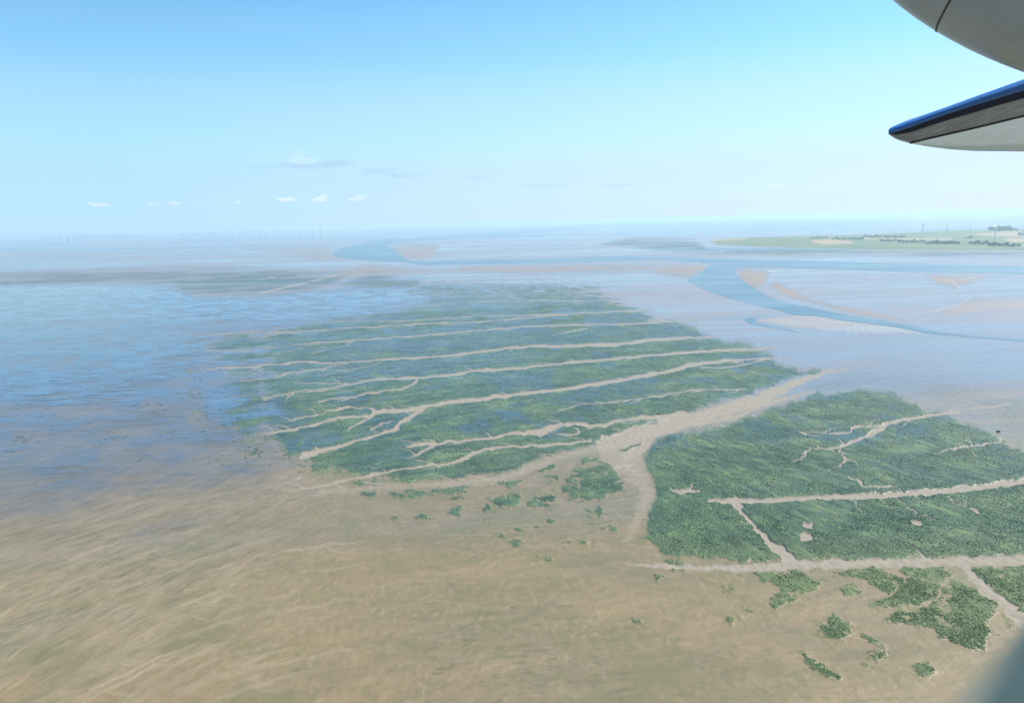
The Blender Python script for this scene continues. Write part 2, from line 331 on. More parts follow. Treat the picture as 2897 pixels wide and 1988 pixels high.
PALE = [ # small pale rills and spits
 [(735,830,3),(760,822,4),(860,800,6),(915,787,10),(960,775,6),(1000,765,5)], [(650,825,2),(700,815,3),(760,800,3)], [(730,790,2),(800,778,3)],
 [(2690,790,2),(2700,800,6),(2715,812,6),(2718,822,3)], [(2720,790,3),(2770,780,6)], [(2030,757,2),(2100,775,3),(2150,775,5),(2220,757,4)], [(2530,893,2),(2640,880,4),(2720,862,4),(2745,840,4)],
 [(1700,1335,2),(1775,1315,3),(1812,1345,2)], [(2095,672,3),(2115,671,4)], [(2150,635,3),(2180,635,3)], [(1220,641,2),(1380,637,5),(1520,639,3)], [(0,685,4),(250,680,5),(380,676,8),(420,672,4)],
 [(1030,714,2),(1050,718,4),(1085,725,3)], [(1946,660,3),(2060,648,4),(2300,643,3)], [(2350,620,3),(2700,616,3),(2897,614,3)], [(1700,651,3),(1850,655,3)], [(1720,1238,3),(1780,1211,5),(1850,1190,5),(1900,1180,3)],
 [(900,667,3),(1150,655,5),(1300,650,3)], [(1130,700,3),(1150,705,3)],
]

RIDGES = []   # long low sand ridges that fan out over the lower left flat
for _ in range(150):
    x_, y_ = _r.uniform(-160, 760), _r.uniform(1150, 1985)
    if y_ < 1330 and x_ > 650: continue
    L_ = _r.uniform(90, 330); pts_ = []; st_ = _r.uniform(.25, .75)
    for k_ in range(6):
        an_ = R(6 + 30 * min(1, max(0, (y_ - 1180) / 560)) * min(1, max(0, 1 - x_ / 1150))) + _r.uniform(-.16, .16)
        pts_.append((x_, y_, (1 + 5 * math.sin(math.pi * (k_ + .4) / 6)) * max(.5, (y_ - 700) / 900)))
        x_ += math.cos(an_) * L_ / 5; y_ -= math.sin(an_) * L_ / 5
    RIDGES.append((pts_, st_))
    if _r.random() < .5:
        bx, by, bw = pts_[_r.randrange(1, 4)]
        RIDGES.append(([(bx, by, bw), (bx + 25, by + 10, bw * .7), (bx + 60, by + 14, bw * .4), (bx + 90, by + 9, .8)], st_ * .8))
def wobble(U, V):
    a = fbm(U / 26, V / 9, 3, 3) - .5; b = fbm(U / 20, V / 8, 3, 40) - .5
    s = np.clip((V - 640) / 500, .15, 1.3)
    return U + a * 22 * s, V + b * 11 * s
def wob2(U, V):
    a = fbm(U / 30, V / 14, 2, 5) - .5; b = fbm(U / 26, V / 14, 2, 60) - .5
    s = np.clip((V - 640) / 500, .1, 1.2)
    return U + a * 18 * s, V + b * 9 * s

_h = ground(1760, 1072) - ground(1330, 1130); VA1 = math.atan2(_h[1], _h[0])
def masks(X, Y):
    U, V = project(X, Y, np.zeros_like(X))
    Uw, Vw = wobble(U, V); Uc, Vc = wob2(U, V)
    calm = sstep(620, 120, U + 300 * (fbm(X / 150, Y / 150, 3, 97) - .5)) * sstep(1120, 930, V)
    creek = np.zeros(len(U))
    for c in CREEKS:
        pts = smooth_pts(c, 4) if len(c) > 2 else c
        pts = np.array(pts, float); pts[:, 2] *= np.where(pts[:, 1] < 1120, .70, .86)
        fan = c[0][:2] == (1717, 1275) or c[0][:2] == (1696, 1266)
        creek = np.maximum(creek, (.55 if fan else 1) * line_mask(Uc, Vc, pts, (9 if fan else 1.6) + .05 * pts[:, 2].max()))
    for c in RILLS: creek = np.maximum(creek, .85 * line_mask(Uc, Vc, c, 1.3))
    veg = np.zeros(len(U)); loose = .50 + .50 * sstep(.36, .54, fbm(X / 5.5, Y / 5.5, 4, 160))
    for p, soft, dens in VEG:
        big = len(p) > 18
        veg = np.maximum(veg, dens * (sstep(-soft * 1.6, soft * 2.0 + 4, poly_sdf(Uw, Vw, p, 60)) if big else loose * sstep(-soft * 2.6, soft * 1.4, poly_sdf(Uw, Vw, p, 60))))
    faint = np.zeros(len(U))
    for p, soft, dens in FAINT:
        faint = np.maximum(faint, dens * sstep(-soft * 1.6, soft * 1.6, poly_sdf(Uw, Vw, p, 60)) * (.35 + .65 * sstep(.34, .54, fbm(X / 240, Y / 130, 5, 170))))
    ca, sa = math.cos(VA1), math.sin(VA1)
    lf = sstep(400, 930, U + 560 * (fbm((X * ca + Y * sa) / 85, (Y * ca - X * sa) / 26, 4, 91) - .5))
    veg = veg * np.where(V < 1270, .03 + .97 * lf, 1) * (1 - .45 * sstep(890, 830, V))
    vr_ = np.hypot(X, Y); vsc = np.clip(vr_ / 450, .8, 3)
    veg = sstep(.06, .94, veg + (fbm(X / (7 * vsc), Y / (7 * vsc), 4, 96) - .5) * 1.1 * sstep(0, .12, veg) * sstep(1.25, .7, veg)) * veg ** .3
    veg_raw = veg
    fringe = np.zeros(len(U))
    for p, soft, dens in VEG:
        fringe = np.maximum(fringe, sstep(-30, 2, poly_sdf(Uw, Vw, p, 60)) * min(1, dens + .2))
    fringe *= np.clip(2.2 * (fbm(X / 12, Y / 12, 4, 81) - .28), 0, 1) * (1 - creek) * sstep(1060, 1300, V)
    algae = .7 * sstep(.48, .70, fbm(X / 26 + Y / 50, Y / 14, 5, 82)) * sstep(1280, 1450, V + .1 * (U - 1000)) * sstep(250, 900, U) * (1 - creek) * .6
    ring = fringe.copy(); fringe = np.maximum(fringe, algae)
    veg = veg * (1 - creek)
    wl = poly_sdf(Uw + 60 * (fbm(X / 70, Y / 40, 3, 94) - .5), Vw, WATER_LEFT, 240)
    wet = sstep(-6, 10 + 150 * sstep(880, 930, V), wl)
    wet *= .62 + .38 * sstep(.38, .56, fbm(X / 26 + Y / 60, Y / 34, 4, 95))
    wet *= 1 - .88 * sstep(.08, .45, veg_raw)
    fade = V + .22 * U + 260 * (fbm(X / 90, Y / 60, 4, 71) - .5) + 120 * (fbm(X / 22, Y / 14, 3, 72) - .5)
    wet *= 1 - .50 * sstep(1040, 1320, fade) - .50 * sstep(1260, 1640, fade)
    wet *= 1 - sstep(620, 900, U + 220 * (fbm(X / 40, Y / 25, 4, 75) - .5)) * sstep(1180, 1260, V)
    wet = np.maximum(wet, .30 * sstep(.5, .9, veg_raw) * sstep(.50, .62, fbm(X / 30, Y / 45, 4, 73)) * sstep(1420, 1150, V))
    wet = np.maximum(wet, .45 * sstep(.5, .9, veg_raw) * sstep(1150, 960, V + .12 * (U - 900)) * sstep(.42, .58, fbm(X / 50, Y / 60, 4, 74)))
    for p, s in PUDDLE:
        wet = np.maximum(wet, s * sstep(-34, 34, poly_sdf(Uw, Vw, p, 80)) * sstep(.30, .55, fbm(X / 34, Y / 34, 4, 98)))
    wet *= 1 - creek * (Vc > 840)
    farm = sstep(-3.5, 3.5, poly_sdf(Uc, Vc, FARM, 20))
    tan = np.zeros(len(U))
    for p in TAN: tan = np.maximum(tan, sstep(-1.5, 1.5, poly_sdf(Uc, Vc, p, 20)))
    bank = np.zeros(len(U))
    for p, s in BANKS: bank = np.maximum(bank, s * sstep(-10, 10, poly_sdf(Uw, Vw, p, 60)))
    bar = sstep(-4, 6, poly_sdf(Uw, Vw, SANDBAR, 40))
    pale = np.zeros(len(U))
    for c in PALE: pale = np.maximum(pale, line_mask(Uw, Vw, [(a_, b_, w_ * .55) for a_, b_, w_ in c], 1.6))
    ridge = np.zeros(len(U)); Ur = U + 14 * (fbm(X / 9, Y / 9, 3, 180) - .5); Vr = V + 16 * (fbm(X / 11, Y / 11, 3, 181) - .5)
    for c, st in RIDGES: ridge = np.maximum(ridge, st * line_mask(Ur, Vr, c, 5.0))
    ridge *= .4 + .6 * sstep(.32, .55, fbm(X / 18, Y / 18, 3, 182))
    pale *= .35 + .65 * sstep(.35, .6, fbm(X / 90, Y / 90, 3, 92))
    return dict(U=U, V=V, creek=creek, veg=veg, vegraw=veg_raw, faint=faint, wet=wet, farm=farm, tan=tan, bank=bank, bar=bar, pale=pale, fringe=fringe, ring=ring, calm=calm, ridge=ridge)

# ------------------------------------------------------------------ ground mesh: rings round the point below the camera
t_in = np.linspace(-math.tan(R(45)), math.tan(R(45)), 1340)
az = np.arctan(t_in)
az = np.concatenate([az, np.linspace(az[-1], 2 * math.pi + az[0], 70)[1:-1]])
d = np.concatenate([np.array([5000, 2200, 1400, 1050, 900]), np.arange(820, 560, -4), np.arange(560, 3, -0.86), np.array([2.8, 2.4, 2.0, 1.6, 1.2, .9, .65, .45])])
rad = CAM_Z * FPX / d
nA, nR = len(az), len(rad)
RR, AA = np.meshgrid(rad, az, indexing='ij')
GX, GY = (RR * np.sin(AA)).ravel(), (RR * np.cos(AA)).ravel()
M = masks(GX, GY)
ii = np.arange(nR - 1)[:, None] * nA; jj = np.arange(nA)[None, :]; j2 = (jj + 1) % nA
QUADS = np.stack([(ii + jj).ravel(), (ii + nA + jj).ravel(), (ii + nA + j2).ravel(), (ii + j2).ravel()], 1)[:, ::-1]
chan = np.full(len(GX), -1e4)
for P_ in (closed_smooth(MEANDER), closed_smooth(CROSS), closed_smooth(INLET)):
    chan = np.maximum(chan, poly_sdf(M['U'], M['V'], P_, 40))
GZ = -0.3 * M['creek'] * np.clip(M['vegraw'], 0, 1) + 0.25 * sstep(.25, .7, M['veg']) + 1.2 * M['farm'] + .35 * M['ridge'] + .8 * M['bar'] + .5 * M['bank']
GZ += (fbm(GX / 9, GY / 9, 4, 90) - .5) * .30 * sstep(2500, 400, np.hypot(GX, GY)) * (1 - .8 * M['creek'])
GZ = np.where(np.hypot(GX, GY) > 9000, GZ * 0, GZ)
GZ = np.where(chan > -6, GZ * sstep(0, -6, chan) - .5 * sstep(-1, 2, chan), GZ)

m = NT('tidal mud')
pos = m.pos()
warp = m.n('ShaderNodeVectorMath', operation='ADD')
nw = m.n('ShaderNodeTexNoise', i={'Vector': pos, 'Scale': 0.016, 'Detail': 2.0})
nws = m.n('ShaderNodeVectorMath', operation='SCALE'); m.t.links.new(nw.outputs['Color'], nws.inputs[0]); nws.inputs['Scale'].default_value = 16
m.t.links.new(pos, warp.inputs[0]); m.t.links.new(nws.outputs[0], warp.inputs[1])
wp = warp.outputs[0]
sepp = m.n('ShaderNodeSeparateXYZ', i={'Vector': pos}).outputs
lw = m.ramp(sepp[0], -30, -190)
sA = m.noise(m.mapped(m.mapped(wp, (1, 1, 1), R(-18)), (.34, 1, 1)), 0.075, 7, .64)
sB = m.noise(m.mapped(m.mapped(wp, (1, 1, 1), R(-58)), (.20, 1, 1)), 0.085, 7, .62)
stm = m.n('ShaderNodeMix', data_type='FLOAT'); m.set(stm, 0, lw); m.set(stm, 2, sA); m.set(stm, 3, sB)
streak = stm.outputs[0]
fine = m.noise(m.mapped(pos, (1, .45, 1), R(-20)), 0.35, 5, .65)
broad = m.noise(pos, 0.006, 4, .55)
far = m.noise(m.mapped(pos, (.35, 1, 1), R(8)), 0.0016, 5, .6)
c = m.mix(m.ramp(broad, .35, .65), (.250, .182, .098), (.205, .160, .096))
c = m.mix(m.math('MULTIPLY', m.ramp(streak, .48, .74), .50), c, (.330, .236, .128))
c = m.mix(m.math('MULTIPLY', m.ramp(streak, .52, .28), .60), c, (.165, .145, .075))
ra = m.noise(m.mapped(m.mapped(wp, (1, 1, 1), R(-20)), (.28, 1, 1)), 0.045, 6, .58, .5)
rb = m.noise(m.mapped(m.mapped(wp, (1, 1, 1), R(-55)), (.28, 1, 1)), 0.050, 6, .60, .7)
rm_ = m.n('ShaderNodeMix', data_type='FLOAT'); m.set(rm_, 0, lw); m.set(rm_, 2, ra); m.set(rm_, 3, rb)
rill = m.ramp(m.math('ABSOLUTE', m.math('SUBTRACT', rm_.outputs[0], .5)), .075, -.02)
rill = m.math('MULTIPLY', rill, m.math('MAXIMUM', m.ramp(broad, .42, .60), lw))
mA = m.noise(m.mapped(m.mapped(wp, (1, 1, 1), R(-14)), (.35, 1, 1)), 0.30, 7, .70)
mB = m.noise(m.mapped(m.mapped(wp, (1, 1, 1), R(-60)), (.22, 1, 1)), 0.32, 6, .65)
mm_ = m.n('ShaderNodeMix', data_type='FLOAT'); m.set(mm_, 0, lw); m.set(mm_, 2, mA); m.set(mm_, 3, mB)
midn = mm_.outputs[0]
c = m.mix(m.math('MULTIPLY', m.ramp(midn, .48, .70), .26), c, (.16, .140, .070))
c = m.mix(m.math('MULTIPLY', m.ramp(midn, .52, .30), .24), c, (.34, .25, .142))
c = m.mix(m.math('MULTIPLY', m.ramp(fine, .52, .70), .60), c, (.16, .140, .065))
c = m.mix(m.math('MULTIPLY', m.ramp(fine, .48, .28), .55), c, (.34, .26, .165))
fleck = m.math('MULTIPLY', m.ramp(midn, .54, .64), m.ramp(broad, .40, .58))
c = m.mix(m.math('MULTIPLY', fleck, .68), c, (.115, .112, .058))
blo = m.noise(m.mapped(wp, (.6, 1, 1), R(-15)), 0.03, 5, .6)
c = m.mix(m.math('MULTIPLY', m.ramp(blo, .48, .64), .55), c, (.150, .142, .068))
c = m.mix(m.math('MULTIPLY', m.attr("ridge"), .80), c, (.39, .300, .200))
c = m.mix(m.math('MULTIPLY', rill, m.math('ADD', .10, m.math('MULTIPLY', lw, .17))), c, (.40, .315, .21))
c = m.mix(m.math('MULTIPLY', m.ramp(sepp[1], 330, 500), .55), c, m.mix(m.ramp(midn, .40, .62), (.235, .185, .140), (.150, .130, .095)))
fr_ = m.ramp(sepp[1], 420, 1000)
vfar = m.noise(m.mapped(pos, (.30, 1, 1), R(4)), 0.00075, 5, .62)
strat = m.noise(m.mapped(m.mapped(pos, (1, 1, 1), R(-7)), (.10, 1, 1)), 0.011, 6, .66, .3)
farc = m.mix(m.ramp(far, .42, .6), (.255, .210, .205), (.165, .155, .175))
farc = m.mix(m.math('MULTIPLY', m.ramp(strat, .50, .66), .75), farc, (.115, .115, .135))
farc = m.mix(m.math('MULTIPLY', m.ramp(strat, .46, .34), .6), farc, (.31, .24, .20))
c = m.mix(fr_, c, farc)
c = m.mix(m.math('MULTIPLY', m.attr('fringe'), m.ramp(fine, .36, .6)), c, (.165, .155, .065))
bnk = m.math('MULTIPLY', m.attr('bank'), m.ramp(m.math('ADD', strat, m.math('MULTIPLY', m.attr('bank'), .25)), .42, .66))
c = m.mix(bnk, c, (.33, .235, .165))
c = m.mix(m.math('MULTIPLY', m.attr('bar'), m.ramp(fine, .62, .40)), c, (.42, .275, .15))
_h = (ground(2320, 1345) - ground(2200, 1300)); A2 = math.atan2(_h[1], _h[0])
_h = (ground(1760, 1072) - ground(1330, 1130)); A1 = math.atan2(_h[1], _h[0])
h2 = m.noise(m.mapped(m.mapped(pos, (1, 1, 1), -A2), (.33, 1, 1)), .16, 6, .66, .3)
h1 = m.noise(m.mapped(m.mapped(pos, (1, 1, 1), -A1), (.28, 1, 1)), .085, 6, .66, .3)
hm_ = m.n('ShaderNodeMix', data_type='FLOAT'); m.set(hm_, 0, m.ramp(sepp[0], 30, 120)); m.set(hm_, 2, h1); m.set(hm_, 3, h2)
hat = hm_.outputs[0]
vbig = m.noise(pos, .022, 4, .6)
hv = m.math('ADD', hat, m.math('MULTIPLY', m.math('SUBTRACT', vbig, .5), .75))
vc = m.mix(m.ramp(hv, .34, .52), (.038, .075, .052), (.076, .128, .080))
vc = m.mix(m.ramp(hv, .52, .70), vc, (.150, .220, .092))
vc = m.mix(m.math('MULTIPLY', m.ramp(vbig, .52, .64), m.math('MULTIPLY', m.ramp(fine, .45, .62), .7)), vc, (.14, .14, .095))
vc = m.mix(m.math('MULTIPLY', m.ramp(sepp[1], 420, 340), .6), vc, (.150, .180, .072))
c = m.mix(m.math('MULTIPLY', m.attr('faint'), m.math('MAXIMUM', m.ramp(strat, .25, .60), m.math('MULTIPLY', m.math('SUBTRACT', m.attr('faint'), .5), 2.2, True))), c, (.065, .115, .115))
va = m.attr('veg')
c = m.mix(m.ramp(m.math('ADD', va, m.math('MULTIPLY', m.math('SUBTRACT', fine, .5), 1.3)), .12, .72), c, vc)
cc = m.mix(m.ramp(fine, .35, .7), (.335, .285, .222), (.262, .220, .172))
c = m.mix(m.attr('creek'), c, cc)
fg = m.mix(m.ramp(m.noise(m.mapped(pos, (.5, 1, 1)), .004, 2, .5), .4, .6), (.10, .145, .050), (.175, .19, .072))
c = m.mix(m.attr('farm'), c, fg)
c = m.mix(m.attr('tan'), c, (.40, .26, .15))
c = m.mix(m.attr('pale'), c, (.38, .33, .265))
dry = m.math('MAXIMUM', m.math('MAXIMUM', m.math('MULTIPLY', m.attr('veg'), m.math('ADD', .35, m.math('MULTIPLY', m.ramp(sepp[0], -20, 80), .45))), m.attr('farm')), m.math('MAXIMUM', m.attr('creek'), bnk))
dry = m.math('MAXIMUM', dry, m.math('MULTIPLY', m.math('MULTIPLY', m.attr('faint'), 1.0), m.ramp(strat, .25, .60)), True)
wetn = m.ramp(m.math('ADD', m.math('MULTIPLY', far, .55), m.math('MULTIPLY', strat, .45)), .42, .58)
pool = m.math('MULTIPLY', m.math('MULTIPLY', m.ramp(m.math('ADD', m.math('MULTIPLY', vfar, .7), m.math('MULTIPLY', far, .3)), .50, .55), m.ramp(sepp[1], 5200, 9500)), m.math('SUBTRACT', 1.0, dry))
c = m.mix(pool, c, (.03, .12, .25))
rough = m.math('SUBTRACT', m.math('SUBTRACT', .58, m.math('MULTIPLY', fr_, .22)), m.math('MULTIPLY', wetn, m.math('SUBTRACT', .40, m.math('MULTIPLY', fr_, .20))))
rough = m.math('ADD', rough, m.math('MULTIPLY', dry, .35), True)
spec = m.math('MULTIPLY', m.math('SUBTRACT', 1.0, m.math('MULTIPLY', dry, .75)), m.math('ADD', .22, m.math('MULTIPLY', m.ramp(sepp[1], 380, 800), .30)))
bp = m.bump(m.math('ADD', m.math('ADD', m.math('MULTIPLY', streak, 1.0), m.math('MULTIPLY', midn, .5)), m.math('ADD', m.math('MULTIPLY', fine, .3), m.math('MULTIPLY', m.math('MULTIPLY', hat, m.attr('veg')), 2.2))), m.math('SUBTRACT', .45, m.math('MULTIPLY', fr_, .39)), 1.0)
MUD = m.surf(m.bsdf(c, rough, spec, bp))

gme = npmesh('mudflat', np.stack([GX, GY, GZ], 1), QUADS)
for k in ('creek', 'veg', 'faint', 'farm', 'tan', 'bank', 'bar', 'pale', 'fringe', 'ridge'): attr(gme, k, M[k])
g = link('mudflat', gme, MUD); tag(g, kind='structure')

# ------------------------------------------------------------------ shallow water film on the left flats
m = NT('shallow water')
pos = m.pos()
w1 = m.noise(m.mapped(pos, (.35, 1, 1), R(-6)), 0.16, 5, .65)
w2 = m.noise(m.mapped(pos, (.3, 1, 1), R(-10)), 0.022, 4, .6)
nb = m.bump(m.math('ADD', m.math('MULTIPLY', w1, .9), m.math('MULTIPLY', w2, 3.0)), m.math('SUBTRACT', .30, m.math('MULTIPLY', m.attr('calm'), .24)), 1.0)
fr = m.n('ShaderNodeFresnel', i={'IOR': 1.5}); m.t.links.new(nb, fr.inputs['Normal'])
gl = m.n('ShaderNodeBsdfGlossy', i={'Roughness': m.math('SUBTRACT', .22, m.math('MULTIPLY', m.attr('calm'), .16))}); m.t.links.new(nb, gl.inputs['Normal']); gl.inputs['Color'].default_value = (1, 1, 1, 1)
tr = m.n('ShaderNodeBsdfTransparent'); 
wd1 = m.noise(m.mapped(pos, (.22, 1, 1), R(-8)), .11, 5, .68); wd2 = m.noise(pos, .012, 3, .55)
weed = m.math('MULTIPLY', m.ramp(m.math('ADD', wd1, m.math('MULTIPLY', m.math('SUBTRACT', wd2, .5), .5)), .49, .62), m.math('SUBTRACT', 1.0, m.attr('calm')))
body = m.n('ShaderNodeBsdfDiffuse'); m.set(body, 'Color', m.mix(weed, (.15, .27, .44), (.065, .13, .185)))
cov = m.attr('cover')
brk = m.math('ADD', cov, m.math('MULTIPLY', m.math('MULTIPLY', m.math('SUBTRACT', w2, .5), 2.2), m.math('MULTIPLY', cov, m.math('SUBTRACT', 1.15, cov))), True)
mx0 = m.n('ShaderNodeMixShader'); m.set(mx0, 0, m.math('MULTIPLY', m.math('MULTIPLY', brk, .50), m.math('SUBTRACT', 1.0, m.math('MULTIPLY', m.attr('calm'), .8)))); m.t.links.new(tr.outputs[0], mx0.inputs[1]); m.t.links.new(body.outputs[0], mx0.inputs[2])
mx = m.n('ShaderNodeMixShader'); m.set(mx, 0, m.math('MULTIPLY', m.math('MULTIPLY', fr.outputs[0], brk), m.math('SUBTRACT', 1.0, m.math('MULTIPLY', weed, .5)))); m.t.links.new(mx0.outputs[0], mx.inputs[1]); m.t.links.new(gl.outputs[0], mx.inputs[2])
SHALLOW = m.surf(mx.outputs[0])
keep = M['wet'] > 0.02
fsel = keep[QUADS].any(1)
Q = QUADS[fsel]; used, inv = np.unique(Q, return_inverse=True)
sme = npmesh('shallow_water', np.stack([GX[used], GY[used], np.full(len(used), .30)], 1), inv.reshape(Q.shape))
attr(sme, 'cover', M['wet'][used]); attr(sme, 'calm', M['calm'][used])
s = link('shallow_water', sme, SHALLOW); tag(s, kind='structure')

# ------------------------------------------------------------------ open water: channels
m = NT('channel water')
pos = m.pos()
w1 = m.noise(m.mapped(pos, (.5, 1, 1)), 0.05, 4, .6)
w2 = m.noise(m.mapped(pos, (.4, 1, 1), R(12)), 0.006, 4, .6)
cw = m.mix(m.ramp(w2, .35, .65), (.055, .115, .160), (.125, .195, .225))
nb = m.bump(m.math('ADD', w1, m.math('MULTIPLY', w2, 3)), .25, 1.0)
CHAN = m.surf(m.bsdf(cw, .30, .5, nb))
def water_sheet(name, outline, z):
    import bmesh
    bm = bmesh.new(); vs = []
    pts = outline
    for u, v in pts:
        p = ground(u, v, z); vs.append(bm.verts.new(p))
    f = bm.faces.new(vs); bmesh.ops.triangulate(bm, faces=[f])
    bmesh.ops.recalc_face_normals(bm, faces=bm.faces)
    if sum(f.normal.z for f in bm.faces) < 0: bmesh.ops.reverse_faces(bm, faces=bm.faces)
    me = bpy.data.meshes.new(name); bm.to_mesh(me); bm.free()
    o = link(name, me, CHAN); tag(o, kind='structure'); return o
water_sheet('tidal_channel', closed_smooth(MEANDER), .10)
water_sheet('tidal_channel', closed_smooth(CROSS), .14)
water_sheet('tidal_channel', closed_smooth(INLET), .12)

# ------------------------------------------------------------------ marsh grass: low tufts, uncountable
m = NT('marsh grass')
tint = m.attr('tint')
c = m.mix(m.ramp(tint, .05, .6), (.036, .078, .054), (.088, .160, .096))
c = m.mix(m.ramp(tint, .55, 1), c, (.17, .24, .13))
c = m.mix(m.attr('olive'), c, (.165, .195, .070))
GRASS = m.surf(m.bsdf(c, .7, .2))
def tufts():
    cells = []
    # candidate points: random in rings, thinning with distance
    N = 1700000
    dd = 8 + (540 - 8) * rng.random(N) ** 1.0
    tt = (rng.random(N) * 2 - 1) * math.tan(R(43))
    a = np.arctan(tt); r = CAM_Z * FPX / dd
    x, y = r * np.sin(a), r * np.cos(a)
    mk = masks(x, y)
    hd = (ground(2320, 1345) - ground(2200, 1300))[:2]; hd /= np.hypot(*hd)
    al, ac = x * hd[0] + y * hd[1], -x * hd[1] + y * hd[0]
    hr = np.clip(r / 450, .8, 3)
    hatch = fbm(al / 16, ac / 5.5, 4, 123)
    patch = fbm(x / 14, y / 14, 4, 21); clump = fbm(x / 45, y / 70, 3, 77)
    p = np.clip(mk['veg'], 0, 1) ** 1.4 * np.clip(.22 + 1.6 * (patch - .30) + 1.5 * (clump - .5) + 1.6 * (hatch - .5), .03, 1) * .52
    # seagrass streaks in the shallow water and on the mud beside the marsh
    sg = (.25 + mk['wet']) * (mk['wet'] > .05) * sstep(.46, .62, fbm(x / 48 + y / 90, y / 40, 4, 31)) * sstep(.40, .62, fbm(x / 14, y / 9, 3, 33)) * sstep(1400, 1240, mk['V']) * sstep(870, 960, mk['V'] + .15 * (1000 - mk['U'])) * .05
    sp = sstep(.60, .72, fbm(x / 16, y / 16, 4, 55)) * sstep(.5, .62, fbm(x / 130, y / 130, 3, 58)) * (1 - mk['creek']) * (mk['V'] > 1330) * (mk['U'] > 700) * .012
    fri = mk['ring'] * (mk['V'] > 1100) * (patch > .5) * .07
    pf = mk['faint'] * .18 * (patch > .45) * (mk['V'] > 740)
    pr = np.maximum.reduce([p, sg, sp, pf, fri]) * (mk['creek'] < .35)
    k = rng.random(N) < pr
    x, y, r, clump, patch, hatch = x[k], y[k], r[k], clump[k], patch[k], hatch[k]; veg = mk['veg'][k]; V = mk['V'][k]; U = mk['U'][k]
    n = len(x)
    s = (.26 + .42 * rng.random(n) ** 2) * np.clip(r / 420, .8, 3.2) ** .75
    h = (.12 + .24 * rng.random(n)) * (.55 + .6 * np.clip(veg, 0, 1))
    inw = mk['wet'][k] * sstep(.5, .2, veg)
    z0 = .25 * sstep(.25, .7, veg) - .06 + .30 * sstep(.03, .1, inw)
    s = s * (1 + .3 * sstep(.03, .1, inw))
    th = rng.random(n) * 6.283
    base = np.zeros((n, 6, 3), np.float32)
    for q in range(5):
        aq = th + q * 1.2566; rq = s * (.7 + .6 * rng.random(n))
        base[:, q, 0] = x + np.cos(aq) * rq * 1.35; base[:, q, 1] = y + np.sin(aq) * rq; base[:, q, 2] = z0
    base[:, 5, 0] = x + (rng.random(n) - .5) * s; base[:, 5, 1] = y + (rng.random(n) - .5) * s; base[:, 5, 2] = z0 + h + .15
    idx = (np.arange(n) * 6)[:, None]
    tri = np.concatenate([np.stack([idx[:, 0] + q, idx[:, 0] + (q + 1) % 5, idx[:, 0] + 5], 1) for q in range(5)])
    me = npmesh('marsh_grass', base.reshape(-1, 3), tri, smooth=False)
    ti = np.clip(.46 + (clump - .5) * 1.3 + (hatch - .5) * 2.0 + (rng.random(n) - .5) * .25, 0, 1)
    ol = np.clip((1 - veg) * .9 + (rng.random(n) - .7) * .5, 0, .9) * sstep(.3, .05, inw)
    ol = np.maximum(ol, .62 * sstep(1540, 1640, V))
    ti = np.where(inw > .08, ti * .25, ti)
    attr(me, 'tint', np.repeat(ti, 6)); attr(me, 'olive', np.repeat(ol, 6))
    return me
tag(link('marsh_grass', tufts(), GRASS), kind='stuff')

# ------------------------------------------------------------------ haze
m = NT('haze')
pv = m.n('ShaderNodeVolumePrincipled'); pv.inputs['Color'].default_value = (.66, .88, 1, 1); pv.inputs['Density'].default_value = 7.2e-5; pv.inputs['Anisotropy'].default_value = .2
HAZE = m.vol(pv.outputs[0])
B = 330000.0; z0, z1 = -2.0, 185.5
hv = [(-B, -B, z0), (B, -B, z0), (B, B, z0), (-B, B, z0), (-B, -B, z1), (B, -B, z1), (B, B, z1), (-B, B, z1)]
hf = [(0, 3, 2, 1), (4, 5, 6, 7), (0, 1, 5, 4), (1, 2, 6, 5), (2, 3, 7, 6), (3, 0, 4, 7)]
tag(link('haze', npmesh('haze', hv, hf, False), HAZE), kind='stuff')

# ------------------------------------------------------------------ plain paints
def paint(name, c, rough=.5, spec=.5, dirt=0.0, scale=3.0):
    m = NT(name)
    if dirt:
        n = m.noise(m.n('ShaderNodeTexCoord').outputs['Object'], scale, 5, .65)
        c = m.mix(m.math('MULTIPLY', m.ramp(n, .35, .7), dirt), c, tuple(x * .45 for x in c))
    return m.surf(m.bsdf(c, rough, spec))
WHITE = paint('white coating', (.90, .90, .90), .4, .5)
LEAF = None
import bmesh

# ------------------------------------------------------------------ trees of the green island
m = NT('tree leaves'); n1 = m.noise(m.n('ShaderNodeTexCoord').outputs['Object'], .8, 4, .7)
LEAF = m.surf(m.bsdf(m.mix(m.ramp(n1, .35, .65), (.020, .042, .030), (.050, .080, .042)), .8, .3))
BARK = paint('bark', (.10, .075, .055), .9, .2, .5, 2.0)
def crown_mesh(seed, w, h):
    r = np.random.default_rng(seed); n = 260
    dirv = r.normal(size=(n, 3)); dirv /= np.linalg.norm(dirv, axis=1)[:, None]
    lob = 1 + .35 * np.sin(dirv[:, 0] * 3.1 + seed) * np.cos(dirv[:, 1] * 4.3 + seed * 2)
    rad_ = (.55 + .45 * r.random(n)) * lob
    p = dirv * rad_[:, None] * np.array([w, w, h]) + np.array([0, 0, h * 1.35])
    V, F = [], []
    for q in p:
        a = r.normal(size=3); a /= np.linalg.norm(a); b = np.cross(a, r.normal(size=3)); b /= np.linalg.norm(b)
        sz = .55 + .6 * r.random(); i = len(V)
        V += [q - a * sz, q + b * sz * .8, q + a * sz, q - b * sz * .8]; F.append((i, i + 1, i + 2, i + 3))
    return npmesh('crown', V, F, False)
